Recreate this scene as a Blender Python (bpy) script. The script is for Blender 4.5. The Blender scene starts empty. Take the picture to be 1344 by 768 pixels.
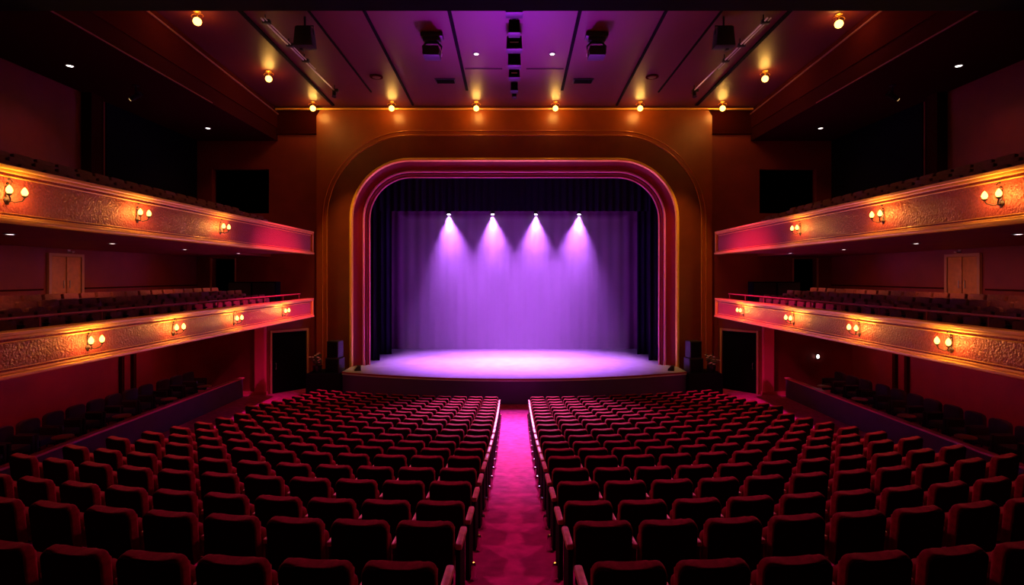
import bpy, bmesh, math, random
from mathutils import Vector, Matrix
random.seed(7)
SC = bpy.context.scene
COL = SC.collection
PI = math.pi
F = 700.0            # focal length in pixels of a 1344 wide frame
ZC = 5.1             # height of the eye above the flat front floor


def R(d): return math.radians(d)


# ------------------------------------------------------------------ materials
def mat(name, col, rough=0.6, metal=0.0, sheen=0.0, noise=0.0, nscale=8.0, bump=0.0, bscale=40.0, spec=0.5, coat=0.0):
    m = bpy.data.materials.new(name); m.use_nodes = True
    nt = m.node_tree; b = nt.nodes['Principled BSDF']
    b.inputs['Base Color'].default_value = (*col, 1)
    b.inputs['Roughness'].default_value = rough
    b.inputs['Metallic'].default_value = metal
    b.inputs['Specular IOR Level'].default_value = spec
    if coat: b.inputs['Coat Weight'].default_value = coat; b.inputs['Coat Roughness'].default_value = 0.25
    if sheen:
        b.inputs['Sheen Weight'].default_value = sheen
        b.inputs['Sheen Roughness'].default_value = 0.4
        b.inputs['Sheen Tint'].default_value = (1.0, 0.35, 0.4, 1)
    tc = nt.nodes.new('ShaderNodeTexCoord')
    if noise:
        n = nt.nodes.new('ShaderNodeTexNoise'); n.inputs['Scale'].default_value = nscale; n.inputs['Detail'].default_value = 6
        nt.links.new(tc.outputs['Object'], n.inputs['Vector'])
        r = nt.nodes.new('ShaderNodeValToRGB')
        r.color_ramp.elements[0].position = 0.3; r.color_ramp.elements[1].position = 0.7
        lo = tuple(c * (1 - noise) for c in col); hi = tuple(min(1, c * (1 + noise)) for c in col)
        r.color_ramp.elements[0].color = (*lo, 1); r.color_ramp.elements[1].color = (*hi, 1)
        nt.links.new(n.outputs['Fac'], r.inputs['Fac']); nt.links.new(r.outputs['Color'], b.inputs['Base Color'])
    if bump:
        n2 = nt.nodes.new('ShaderNodeTexNoise'); n2.inputs['Scale'].default_value = bscale; n2.inputs['Detail'].default_value = 3
        nt.links.new(tc.outputs['Object'], n2.inputs['Vector'])
        bp = nt.nodes.new('ShaderNodeBump'); bp.inputs['Strength'].default_value = bump; bp.inputs['Distance'].default_value = 0.03
        nt.links.new(n2.outputs['Fac'], bp.inputs['Height']); nt.links.new(bp.outputs['Normal'], b.inputs['Normal'])
    return m


def emit(name, col, s):
    m = bpy.data.materials.new(name); m.use_nodes = True
    nt = m.node_tree; nt.nodes.clear()
    e = nt.nodes.new('ShaderNodeEmission'); e.inputs['Color'].default_value = (*col, 1); e.inputs['Strength'].default_value = s
    o = nt.nodes.new('ShaderNodeOutputMaterial'); nt.links.new(e.outputs[0], o.inputs['Surface'])
    return m


M = {}
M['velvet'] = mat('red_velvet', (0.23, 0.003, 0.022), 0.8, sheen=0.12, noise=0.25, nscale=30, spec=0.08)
M['back'] = mat('seat_back_shade', (0.012, 0.002, 0.004), 0.9, noise=0.2, nscale=25, spec=0.08)  # shade of the unlit seat backs in the colour; end panels share it
M['wood'] = mat('arm_wood', (0.60, 0.24, 0.18), 0.4, noise=0.25, nscale=14)
M['iron'] = mat('seat_iron', (0.03, 0.012, 0.014), 0.5, metal=0.3)
M['chrome'] = mat('chrome', (0.8, 0.75, 0.8), 0.15, metal=1.0)
M['carpet'] = mat('carpet', (0.50, 0.032, 0.18), 0.95, noise=0.28, nscale=5, bump=0.25, bscale=60, spec=0.1)
M['wallred'] = mat('wall_red', (0.22, 0.022, 0.018), 0.6, noise=0.12, nscale=1.2)
M['pros'] = mat('proscenium_brown', (0.31, 0.060, 0.007), 0.34, noise=0.12, nscale=1.5)
M['prosin'] = mat('proscenium_panel', (0.13, 0.022, 0.004), 0.38, noise=0.14, nscale=1.5)
M['gold'] = mat('gilding', (1.0, 0.52, 0.08), 0.30, metal=0.35)
M['crimson'] = mat('crimson_lacquer', (0.20, 0.008, 0.018), 0.5, spec=0.12)
M['pink'] = mat('pink_lit_moulding', (0.90, 0.20, 0.55), 0.35)  # magenta stage light on the mouldings put into the base colour
M['fascia'] = mat('hammered_fascia', (0.38, 0.066, 0.04), 0.45, spec=0.2, noise=0.25, nscale=26, bump=0.9, bscale=24, metal=0.15)
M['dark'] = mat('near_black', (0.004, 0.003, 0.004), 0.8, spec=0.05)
M['blackm'] = mat('black_metal', (0.018, 0.016, 0.020), 0.45, spec=0.4)
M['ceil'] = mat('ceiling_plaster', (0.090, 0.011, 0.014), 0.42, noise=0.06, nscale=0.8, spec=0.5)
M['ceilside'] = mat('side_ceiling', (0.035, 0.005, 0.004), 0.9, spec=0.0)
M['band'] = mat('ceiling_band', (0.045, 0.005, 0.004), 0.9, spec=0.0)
M['parapet'] = mat('dark_violet_cloth', (0.07, 0.022, 0.07), 0.8, noise=0.1, nscale=3)
M['ledge'] = mat('ledge_rose', (0.75, 0.13, 0.20), 0.4)
M['stage'] = mat('stage_floor', (0.44, 0.46, 0.52), 0.34, noise=0.12, nscale=2.5)
M['stagefront'] = mat('stage_front', (0.045, 0.014, 0.15), 0.6, noise=0.08, nscale=2)
M['drape'] = mat('violet_drape', (0.12, 0.035, 0.12), 0.85, noise=0.06, nscale=1.0, spec=0.1)
M['legs'] = mat('black_drape', (0.014, 0.009, 0.028), 0.95, spec=0.0)
M['balcseat'] = mat('balcony_seat_cloth', (0.16, 0.030, 0.022), 0.8, noise=0.2, nscale=20)
M['boxseat'] = mat('box_seat_cloth', (0.022, 0.008, 0.010), 0.8)
M['table'] = mat('table_wood', (0.45, 0.18, 0.10), 0.4)
M['doorwood'] = mat('door_wood', (0.62, 0.24, 0.07), 0.5, noise=0.15, nscale=6)
M['frame'] = mat('door_frame', (0.55, 0.26, 0.15), 0.45)
M['archline'] = mat('polished_bronze', (0.50, 0.16, 0.03), 0.25, metal=0.3)
M['pier'] = mat('pier_pink_lit', (0.75, 0.07, 0.16), 0.5)  # pink light falling on the pier put into its base colour
M['gilt_dim'] = mat('dull_gilt', (0.22, 0.07, 0.05), 0.8, spec=0.1)
M['rail'] = mat('rail_paint', (0.38, 0.045, 0.06), 0.35)
M['flower'] = mat('petals', (0.75, 0.62, 0.42), 0.6)
M['leaf'] = mat('leaves', (0.06, 0.10, 0.03), 0.6)
M['pale'] = mat('pale_metal', (0.62, 0.55, 0.55), 0.35, metal=0.3)
M['bulb'] = emit('bulb_glow', (1.0, 0.56, 0.10), 5.5)
M['globe'] = emit('globe_glow', (1.0, 0.54, 0.09), 7)
M['whitelens'] = emit('white_lens', (1.0, 0.86, 0.80), 5)
M['violetlens'] = emit('violet_lens', (0.86, 0.70, 1.0), 30)
M['dimlens'] = emit('dim_lens', (1.0, 0.72, 0.75), 1.4)
M['amberlens'] = emit('amber_lens', (1.0, 0.55, 0.2), 1.2)


# ------------------------------------------------------------------ mesh helpers
class MB:
    def __init__(s): s.bm = bmesh.new()

    def box(s, c, d, rot=None, bev=0.0, seg=2):
        r = bmesh.ops.create_cube(s.bm, size=1)
        vs = r['verts']
        mt = Matrix.Translation(c) @ (rot.to_4x4() if rot else Matrix()) @ Matrix.Diagonal((*d, 1))
        bmesh.ops.transform(s.bm, matrix=mt, verts=vs)
        if bev:
            es = list({e for v in vs for e in v.link_edges})
            bmesh.ops.bevel(s.bm, geom=es, offset=bev, segments=seg, affect='EDGES', profile=0.5)
        return s

    def span(s, x0, x1, y0, y1, z0, z1, bev=0.0):
        return s.box(((x0 + x1) / 2, (y0 + y1) / 2, (z0 + z1) / 2), (abs(x1 - x0), abs(y1 - y0), abs(z1 - z0)), None, bev)

    def tube(s, pts, r, n=10, cap=True):
        pts = [Vector(p) for p in pts]
        rs = r if isinstance(r, (list, tuple)) else [r] * len(pts)
        rings = []
        for i, p in enumerate(pts):
            t = (pts[min(i + 1, len(pts) - 1)] - pts[max(i - 1, 0)]).normalized()
            u = t.cross(Vector((0, 0, 1)))
            if u.length < 1e-3: u = t.cross(Vector((0, 1, 0)))
            u.normalize(); v = t.cross(u)
            rings.append([s.bm.verts.new(p + (u * math.cos(2 * PI * k / n) + v * math.sin(2 * PI * k / n)) * rs[i]) for k in range(n)])
        for a, b in zip(rings, rings[1:]):
            for k in range(n): s.bm.faces.new((a[k], a[(k + 1) % n], b[(k + 1) % n], b[k]))
        if cap:
            s.bm.faces.new(rings[0][::-1]); s.bm.faces.new(rings[-1])
        return s

    def lathe(s, prof, c=(0, 0, 0), n=20, rot=None):
        c = Vector(c); rings = []
        for (r, z) in prof:
            ring = []
            for k in range(n):
                p = Vector((max(r, 1e-4) * math.cos(2 * PI * k / n), max(r, 1e-4) * math.sin(2 * PI * k / n), z))
                if rot: p = rot @ p
                ring.append(s.bm.verts.new(c + p))
            rings.append(ring)
        for a, b in zip(rings, rings[1:]):
            for k in range(n): s.bm.faces.new((a[k], a[(k + 1) % n], b[(k + 1) % n], b[k]))
        s.bm.faces.new(rings[0][::-1]); s.bm.faces.new(rings[-1])
        return s

    def ball(s, c, r, sc=(1, 1, 1), seg=14):
        q = bmesh.ops.create_uvsphere(s.bm, u_segments=seg, v_segments=max(6, seg // 2 + 1), radius=r)
        bmesh.ops.transform(s.bm, matrix=Matrix.Translation(c) @ Matrix.Diagonal((*sc, 1)), verts=q['verts'])
        return s

    def prism(s, outline, y0, y1, bev=0.0, seg=3):
        """outline in XZ, extruded along Y"""
        a = [s.bm.verts.new((x, y0, z)) for x, z in outline]
        b = [s.bm.verts.new((x, y1, z)) for x, z in outline]
        fs = [s.bm.faces.new(a), s.bm.faces.new(b[::-1])]
        n = len(a)
        for k in range(n): s.bm.faces.new((a[k], b[k], b[(k + 1) % n], a[(k + 1) % n]))
        if bev:
            es = list({e for f in fs for e in f.edges})
            bmesh.ops.bevel(s.bm, geom=es, offset=bev, segments=seg, affect='EDGES', profile=0.5)
        return s

    def plan(s, outline, z0, z1):
        """outline in XY, extruded along Z"""
        a = [s.bm.verts.new((x, y, z0)) for x, y in outline]
        b = [s.bm.verts.new((x, y, z1)) for x, y in outline]
        s.bm.faces.new(a[::-1]); s.bm.faces.new(b)
        n = len(a)
        for k in range(n): s.bm.faces.new((a[k], a[(k + 1) % n], b[(k + 1) % n], b[k]))
        return s

    def mesh(s, name, m, smooth=True):
        bmesh.ops.recalc_face_normals(s.bm, faces=s.bm.faces[:])
        me = bpy.data.meshes.new(name); s.bm.to_mesh(me); s.bm.free()
        for mm in (m if isinstance(m, (list, tuple)) else [m]): me.materials.append(mm)
        if smooth:
            me.polygons.foreach_set('use_smooth', [True] * len(me.polygons))
            me.set_sharp_from_angle(angle=R(38))
        return me

    def obj(s, name, m, parent=None, smooth=True):
        o = bpy.data.objects.new(name, s.mesh(name, m, smooth)); COL.objects.link(o)
        if parent: o.parent = parent
        return o


def tag(o, label, cat, group=None, kind=None):
    o['label'] = label; o['category'] = cat
    if group: o['group'] = group
    if kind: o['kind'] = kind
    return o


def thing(name, label, cat, loc=(0, 0, 0), rz=0.0, group=None):
    o = bpy.data.objects.new(name, None); COL.objects.link(o)
    o.empty_display_size = 0.1
    o.location = loc; o.rotation_euler = (0, 0, rz)
    return tag(o, label, cat, group)


def struct(mb, name, m, label=None, smooth=False):
    o = mb.obj(name, m, None, smooth); o['kind'] = 'structure'
    if label: o['label'] = label
    return o


def children(o): return [c for c in list(COL.objects) if c.parent == o]


class Proto:
    """a thing built once; copies share mesh data"""
    def __init__(s, root):
        s.root = root; s.used = False; s.kids = [c for c in COL.objects if c.parent == root]
        s.grand = {c: [g for g in COL.objects if g.parent == c] for c in s.kids}

    def place(s, loc, rz=0.0, label=None, group=None, scale=None):
        if not s.used:
            s.used = True; r = s.root
        else:
            r = s.root.copy(); COL.objects.link(r)
            for c in s.kids:
                d = c.copy(); COL.objects.link(d); d.parent = r
                for g in s.grand[c]:
                    h = g.copy(); COL.objects.link(h); h.parent = d
        r.location = loc; r.rotation_euler = (0, 0, rz)
        if label: r['label'] = label
        if group: r['group'] = group
        return r


ORD = ['', 'first', 'second', 'third', 'fourth', 'fifth', 'sixth', 'seventh', 'eighth', 'ninth', 'tenth', 'eleventh', 'twelfth',
       'thirteenth', 'fourteenth', 'fifteenth', 'sixteenth', 'seventeenth', 'eighteenth', 'nineteenth', 'twentieth', 'twenty-first', 'twenty-second', 'twenty-third', 'twenty-fourth']
SIDES = ((-1, 'left'), (1, 'right'))


def light(kind, name, loc, energy, col, target=None, size=0.1, angle=60, blend=0.6):
    l = bpy.data.lights.new(name, kind); l.energy = energy; l.color = col
    if kind in ('POINT', 'SPOT'): l.shadow_soft_size = size
    if kind == 'SPOT': l.spot_size = R(angle); l.spot_blend = blend
    o = bpy.data.objects.new(name, l); COL.objects.link(o); o.location = loc
    if target is not None:
        o.rotation_euler = (Vector(target) - Vector(loc)).to_track_quat('-Z', 'Y').to_euler()
    return o


# ------------------------------------------------------------------ camera
cd = bpy.data.cameras.new('camera'); cam = bpy.data.objects.new('camera', cd); COL.objects.link(cam)
cam.location = (0, 0, ZC); cam.rotation_euler = (R(90), 0, 0)
cd.sensor_width = 36; cd.lens = 36 * F / 1344
cd.shift_x = -3 / 1344; cd.shift_y = -22 / 1344
cd.clip_start = 0.05; cd.clip_end = 200
SC.camera = cam

# ------------------------------------------------------------------ rake
RY = [3.5, 4.5, 5.4, 6.25, 7.1, 7.95, 8.8, 9.6, 10.4, 11.2, 12.0, 12.8, 13.6, 14.4, 15.2, 16.0, 16.75, 17.5, 18.25, 19.0]
RT = [1.865, 2.06, 2.27, 2.40, 2.55, 2.68, 2.84, 2.976, 3.105, 3.22, 3.33, 3.45, 3.575, 3.70, 3.82, 3.93, 4.03, 4.13, 4.22, 4.30]
SEATH = 0.80
RZ = [ZC - t - SEATH for t in RT]
CURV = 46.0


def rake(sv):
    if sv <= RY[0]: return RZ[0] + (RY[0] - sv) * 0.15
    for i in range(len(RY) - 1):
        if sv <= RY[i + 1]:
            t = (sv - RY[i]) / (RY[i + 1] - RY[i]); return RZ[i] + (RZ[i + 1] - RZ[i]) * t
    return max(0.0, RZ[-1])


def fl(x, y): return max(0.0, rake(y - min(abs(x), 7.25) ** 2 / CURV))


# floor: raked seating field plus the flat floor round it
b = MB()
XS = [-7.25 + 0.5 * i for i in range(30)]
YS = [-4 + 0.4 * i for i in range(63)]
grid = [[b.bm.verts.new((x, y, fl(x, y))) for x in XS] for y in YS]
for j in range(len(YS) - 1):
    for i in range(len(XS) - 1):
        b.bm.faces.new((grid[j][i], grid[j][i + 1], grid[j + 1][i + 1], grid[j + 1][i]))
for col in (0, len(XS) - 1):
    for j in range(len(YS) - 1):
        a, c = grid[j][col], grid[j + 1][col]
        d, e = b.bm.verts.new((c.co.x, c.co.y, -0.02)), b.bm.verts.new((a.co.x, a.co.y, -0.02))
        b.bm.faces.new((a, c, d, e))
struct(b, 'floor', M['carpet'], 'raked auditorium floor covered in red carpet', smooth=True)
b = MB(); b.span(-15, 15, -4, 31, -0.25, -0.005)
struct(b, 'floor_lower', M['carpet'], 'flat red carpet floor in front of the stage and along the sides')

# ------------------------------------------------------------------ shell
XW, YE = 14.5, 24.35          # side walls, end wall beside the proscenium
YP = 24.0                     # proscenium face
for sx, sd in SIDES:
    b = MB(); b.span(sx * XW, sx * (XW + 0.3), -4, 31, -0.2, ZC + 8)
    struct(b, 'wall_' + sd, M['wallred'], 'dark red side wall on the ' + sd)
    # end wall with an upper opening and a lower doorway
    b = MB()
    def piece(x0, x1, z0, z1): b.span(sx * x0, sx * x1, YE, YE + 0.3, ZC + z0, ZC + z1)
    piece(8.6, 11.2, -5.1, 7.7)
    piece(13.8, 14.5, -5.1, 7.7)
    piece(11.2, 13.8, 4.87, 7.7)
    piece(11.2, 13.8, 0.77, 2.85)
    piece(11.2, 12.75, -5.1, 0.77)
    piece(12.75, 13.8, -5.1, -1.3)
    struct(b, 'wall_stage_' + sd, M['wallred'], 'dark red end wall beside the proscenium on the ' + sd)
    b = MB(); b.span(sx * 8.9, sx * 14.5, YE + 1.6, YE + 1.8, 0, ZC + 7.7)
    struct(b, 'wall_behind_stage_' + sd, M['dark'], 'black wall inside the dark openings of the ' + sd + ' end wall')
    b = MB(); b.span(sx * 12.70, sx * 12.76, YE - 0.03, YE + 0.02, ZC - 1.3, ZC + 0.8).span(sx * 13.80, sx * 13.88, YE - 0.03, YE + 0.02, ZC - 1.3, ZC + 0.8)
    struct(b, 'trim_doorway_' + sd, M['frame'], 'pale jambs of the dark doorway at the end of the ' + sd + ' lower balcony')
b = MB(); b.span(-15, 15, -4.3, -4, -0.2, ZC + 8)
struct(b, 'wall_back', M['wallred'], 'dark red wall behind the stalls')


def cz(y): return ZC + 7.58 + 0.047 * (24 - y)   # sloping ceiling


b = MB()
vs = [b.bm.verts.new(p) for p in ((-10.8, 24.6, cz(24.6)), (10.8, 24.6, cz(24.6)), (10.8, 6, cz(6)), (-10.8, 6, cz(6)))]
vt = [b.bm.verts.new(v.co + Vector((0, 0, 0.25))) for v in vs]
b.bm.faces.new(vs); b.bm.faces.new(vt[::-1])
for k in range(4): b.bm.faces.new((vs[k], vt[k], vt[(k + 1) % 4], vs[(k + 1) % 4]))
struct(b, 'ceiling', M['ceil'], 'plum painted sloping ceiling over the stalls')
for sx, sd in SIDES:
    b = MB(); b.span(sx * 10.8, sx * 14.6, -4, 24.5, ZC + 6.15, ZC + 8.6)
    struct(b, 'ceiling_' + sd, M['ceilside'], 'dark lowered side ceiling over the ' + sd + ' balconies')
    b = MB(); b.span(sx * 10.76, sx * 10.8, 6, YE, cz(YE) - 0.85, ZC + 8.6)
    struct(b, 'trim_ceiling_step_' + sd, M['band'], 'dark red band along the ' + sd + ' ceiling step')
    b = MB()
    b.tube([(sx * 10.73, 6, cz(6) - 0.22), (sx * 10.73, YE, cz(YE) - 0.22)], 0.03, 8)
    b.tube([(sx * 10.76, 6, ZC + 6.16), (sx * 10.76, 19, ZC + 6.16)], 0.02, 8)
    struct(b, 'trim_ceiling_line_' + sd, M['gilt_dim'], 'thin gilt line along the ' + sd + ' ceiling step', smooth=True)
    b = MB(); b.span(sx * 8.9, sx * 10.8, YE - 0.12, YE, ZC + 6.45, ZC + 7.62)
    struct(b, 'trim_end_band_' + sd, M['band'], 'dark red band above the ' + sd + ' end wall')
# dark soffit of the gallery above the eye
b = MB(); b.span(-14.5, 14.5, -4, 9, ZC + 4.47, ZC + 8.7)
struct(b, 'ceiling_gallery', M['dark'], 'black soffit of the gallery overhead')

# ceiling slots
n = 0
for x0, y0, x1, y1, w in ((-1.95, 12, -1.95, 22.0, .11), (1.97, 12, 1.97, 22.0, .11), (-4.5, 12, -4.5, 23.7, .09), (4.55, 12, 4.55, 23.7, .09),
                          (-6.3, 12, -5.95, 22.2, .06), (6.35, 12, 6.0, 22.2, .06), (-8.3, 12, -8.05, 23.7, .13), (8.35, 12, 8.1, 23.7, .13)):
    b = MB(); n += 1
    d = (Vector((x1, y1, cz(y1) - 0.012)) - Vector((x0, y0, cz(y0) - 0.012)))
    ang = math.atan2(-d.x, d.y); pit = math.atan2(d.z, math.hypot(d.x, d.y))
    b.box(((x0 + x1) / 2, (y0 + y1) / 2, (cz(y0) + cz(y1)) / 2 - 0.015), (w, d.length, 0.05), Matrix.Rotation(ang, 3, 'Z') @ Matrix.Rotation(pit, 3, 'X'))
    struct(b, 'trim_%d' % n, M['dark'], 'black slot running along the ceiling')
for sx in (-1, 1):
    b = MB(); n += 1
    b.span(sx * 0.45, sx * 1.85, 19.98, 20.02, cz(20) - 0.012, cz(20) + 0.02)
    struct(b, 'trim_%d' % n, M['dark'], 'thin seam across the ceiling')

# ------------------------------------------------------------------ proscenium
OA, OT, ORAD = 6.57, 4.46, 1.9


def arch(d, nseg=14, zb=0.0):
    a, t, r = OA + d, ZC + OT + d, ORAD + d
    pts = [((-a, zb), (-1, 0)), ((-a, t - r), (-1, 0))]
    for k in range(1, nseg):
        th = PI - (PI / 2) * k / nseg
        pts.append(((-a + r + r * math.cos(th), t - r + r * math.sin(th)), (math.cos(th), math.sin(th))))
    pts += [((-a + r, t), (0, 1)), ((a - r, t), (0, 1))]
    for k in range(1, nseg):
        th = PI / 2 - (PI / 2) * k / nseg
        pts.append(((a - r + r * math.cos(th), t - r + r * math.sin(th)), (math.cos(th), math.sin(th))))
    pts += [((a, t - r), (1, 0)), ((a, zb), (1, 0))]
    return pts


def arch_profile(mb, prof, zb=0.0, closed=False):
    """prof: list of (offset, y)"""
    rings = []
    for d, y in prof:
        rings.append([mb.bm.verts.new((p[0], y, p[1])) for p, _n in arch(d, zb=zb)])
    rr = rings + ([rings[0]] if closed else [])
    for a, c in zip(rr, rr[1:]):
        for k in range(len(a) - 1): mb.bm.faces.new((a[k], a[k + 1], c[k + 1], c[k]))
    return mb


def arch_tube(mb, d, y, r, zb=0.0, n=10, sy=1.0):
    return arch_profile(mb, [(d + r * math.cos(2 * PI * k / n), y + sy * r * math.sin(2 * PI * k / n)) for k in range(n)], zb, closed=True)


SZ = ZC - 4.07   # stage floor height
# wall face with the arched hole
b = MB()
PA, PT = 8.9, cz(24) + 0.02
inn = arch(0.80)
nn = len(inn)
out = []
for (p, nv) in inn:
    if nv == (-1, 0): out.append((-PA, p[1]))
    elif nv == (1, 0): out.append((PA, p[1]))
    elif nv == (0, 1): out.append((p[0], PT))
    else:
        th = math.atan2(nv[1], abs(nv[0])) / (PI / 2)
        t = OT + 0.8 + ZC; r = ORAD + 0.8; zc = t - r; xc = (OA + 0.8) - r
        L1 = PT - zc; L2 = PA - xc; s = th * (L1 + L2)
        q = (PA, zc + s) if s <= L1 else (PA - (s - L1), PT)
        out.append((math.copysign(q[0], nv[0]), q[1]))
vi = [b.bm.verts.new((p[0], YP, p[1])) for p, _ in inn]
vo = [b.bm.verts.new((p[0], YP, p[1])) for p in out]
vob = [b.bm.verts.new((p[0], YE + 0.3, p[1])) for p in out]
for k in range(nn - 1):
    b.bm.faces.new((vi[k], vi[k + 1], vo[k + 1], vo[k])); b.bm.faces.new((vo[k], vo[k + 1], vob[k + 1], vob[k]))
struct(b, 'wall_proscenium', M['pros'], 'orange brown proscenium wall round the stage opening')
b = MB(); arch_profile(b, [(0.85, YP - 0.035), (1.80, YP - 0.035), (1.80, YP + 0.01), (0.85, YP + 0.01)], closed=True)
struct(b, 'trim_arch_panel', M['prosin'], 'smooth brown arched panel round the stage opening')
b = MB(); arch_tube(b, 1.86, YP - 0.02, 0.035); arch_tube(b, 2.06, YP - 0.01, 0.03)
struct(b, 'trim_arch_outer', M['archline'], 'pair of thin raised lines round the arched panel', smooth=True)
b = MB(); arch_tube(b, 0.75, YP - 0.05, 0.09, sy=1.1)
struct(b, 'trim_arch_gold', M['gold'], 'gilded bead round the stage opening', smooth=True)
b = MB(); arch_profile(b, [(0.80, YP), (0.67, YP + 0.02), (0.60, YP + 0.12), (0.50, YP + 0.22), (0.35, YP + 0.27), (0.33, YP + 0.4)])
struct(b, 'trim_arch_crimson', M['crimson'], 'crimson cove inside the gilded bead', smooth=True)
b = MB(); arch_tube(b, 0.27, YP + 0.26, 0.055)
struct(b, 'trim_arch_pink_lit', M['pink'], 'rounded moulding of the stage opening, pink stage light in its colour', smooth=True)
b = MB(); arch_profile(b, [(0.20, YP + 0.27), (0.17, YP + 0.24), (0.13, YP + 0.27), (0.12, YP + 0.42), (0.06, YP + 0.42)])
struct(b, 'trim_arch_groove', M['crimson'], 'dark groove between the pink-lit mouldings', smooth=True)
b = MB(); arch_tube(b, 0.03, YP + 0.34, 0.035)
struct(b, 'trim_arch_inner', M['pink'], 'thin inner moulding of the stage opening, pink stage light in its colour', smooth=True)
b = MB(); b.tube([(-10.7, YP - 0.1, cz(YP) - 0.10), (10.7, YP - 0.1, cz(YP) - 0.10)], 0.045, 10)
struct(b, 'trim_cornice', M['gold'], 'thin gilded cornice at the top of the proscenium', smooth=True)

# ------------------------------------------------------------------ stage
lip = [(x, 21.1 + 1.5 * (abs(x) / 7.3) ** 2) for x in [-7.3 + 14.6 * i / 36 for i in range(37)]]
b = MB(); b.plan(lip + [(7.3, 23.95), (9.9, 24.7), (9.9, 30.4), (-9.9, 30.4), (-9.9, 24.7), (-7.3, 23.95)], SZ - 0.12, SZ)
struct(b, 'floor_stage', M['stage'], 'pale wooden stage floor with a curved front edge')
b = MB(); b.plan([(x, y + 0.06) for x, y in lip] + [(7.2, 23.9), (-7.2, 23.9)], 0, SZ - 0.12)
struct(b, 'wall_stage_front', M['stagefront'], 'dark plum front of the stage', smooth=True)
b = MB(); b.tube([(x, y - 0.02, SZ - 0.03) for x, y in lip], 0.03, 8)
struct(b, 'trim_stage_edge', M['crimson'], 'thin red nosing along the stage edge', smooth=True)
b = MB(); b.span(-10, 10, 30.4, 30.6, 0, ZC + 8)
struct(b, 'wall_stage_back', M['dark'], 'black rear wall of the stage')
for sx, sd in SIDES:
    b = MB(); b.span(sx * 9.9, sx * 10.1, 24.66, 30.6, 0, ZC + 8)
    struct(b, 'wall_wing_' + sd, M['dark'], 'black wing wall on the ' + sd)
b = MB(); b.span(-10, 10, 24.66, 30.6, ZC + 7.9, ZC + 8.1)
struct(b, 'ceiling_stage', M['dark'], 'black loft above the stage')


def drape(name, label, m, x0, x1, y, z0, z1, pitch, amp, cat='curtain', group=None):
    mb = MB(); nseg = int(abs(x1 - x0) / pitch * 8)
    ra, rb = [], []
    ph = random.random() * 6
    for i in range(nseg + 1):
        x = x0 + (x1 - x0) * i / nseg
        yy = y + amp * math.sin(2 * PI * x / pitch + ph + 0.7 * math.sin(x * 1.7)) + amp * 0.4 * math.sin(2 * PI * x / (pitch * 2.7))
        ra.append((x, yy))
    rows = [z0, z0 + (z1 - z0) * 0.5, z1]
    front = [[mb.bm.verts.new((x, yy, z)) for x, yy in ra] for z in rows]
    back = [[mb.bm.verts.new((x, yy + 0.02, z)) for x, yy in ra] for z in rows]
    for a, c in ((front[0], front[1]), (front[1], front[2]), (back[1], back[0]), (back[2], back[1])):
        for i in range(nseg): mb.bm.faces.new((a[i], a[i + 1], c[i + 1], c[i]))
    for i in range(nseg):
        mb.bm.faces.new((front[0][i + 1], front[0][i], back[0][i], back[0][i + 1])); mb.bm.faces.new((front[2][i], front[2][i + 1], back[2][i + 1], back[2][i]))
    o = mb.obj(name, m); return tag(o, label, cat, group)


drape('backdrop_curtain', 'wide violet lit curtain hanging across the back of the stage', M['drape'], -7.6, 7.6, 29.6, SZ + 0.01, ZC + 5.6, 0.55, 0.035)
for sx, sd in SIDES:
    for j, (yy, xi) in enumerate(((25.6, 6.45), (27.6, 6.35))):
        drape('leg_curtain', 'black narrow side curtain at the %s of the stage, %s the other' % (sd, 'in front of' if j == 0 else 'behind'),
              M['legs'], sx * xi, sx * 8.6, yy, SZ + 0.01, ZC + 6.4, 0.3, 0.05)
drape('border_curtain', 'black border curtain across the top of the stage, in front of the lamp bar', M['legs'], -8.4, 8.4, 26.6, ZC + 3.22, ZC + 6.6, 0.34, 0.05)
drape('border_curtain', 'black border curtain high behind the lamp bar', M['legs'], -8.4, 8.4, 28.6, ZC + 3.7, ZC + 6.6, 0.34, 0.05)

# stage lamp bar and four spots
LY, LZ = 27.2, ZC + 3.12
b = MB(); b.tube([(-5.7, LY, LZ + 0.42), (5.7, LY, LZ + 0.42)], 0.03, 10)
for xx in (-5.5, -2.2, 2.2, 5.5): b.tube([(xx, LY, LZ + 0.42), (xx, LY, ZC + 7.89)], 0.008, 6)
tag(b.obj('lighting_bar', M['blackm']), 'black pipe hung above the stage carrying four lit spotlights', 'lighting bar')
t = thing('stage_spotlight', 'x', 'spotlight')
b = MB(); b.lathe([(0.07, 0.30), (0.10, 0.26), (0.11, 0.10), (0.14, 0.0), (0.13, 0.0), (0.10, 0.06)], n=18); b.obj('housing', M['blackm'], t)
b = MB(); b.ball((0, 0, 0.035), 0.10, (1, 1, 0.45)); b.obj('lens', M['violetlens'], t)
b = MB(); b.tube([(-0.13, 0, 0.16), (-0.13, 0, 0.34), (0.13, 0, 0.34), (0.13, 0, 0.16)], 0.013, 6); b.obj('yoke', M['blackm'], t)
b = MB(); b.box((0, 0, 0.355), (0.05, 0.07, 0.06)); b.obj('clamp', M['blackm'], t)
spot = Proto(t)
for k, xx in enumerate((-3.34, -1.1, 1.1, 3.3)):
    spot.place((xx, LY, LZ), 0, 'lit violet stage spotlight, %s from the left on the bar' % ORD[k + 1], 'stage spotlights on the bar')
    light('SPOT', 'stage_spot_beam', (xx, LY, LZ - 0.07), 13500, (0.56, 0.145, 1.0), (xx * 0.8, 25.8, SZ), 0.06, 68, 1.0)
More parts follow.
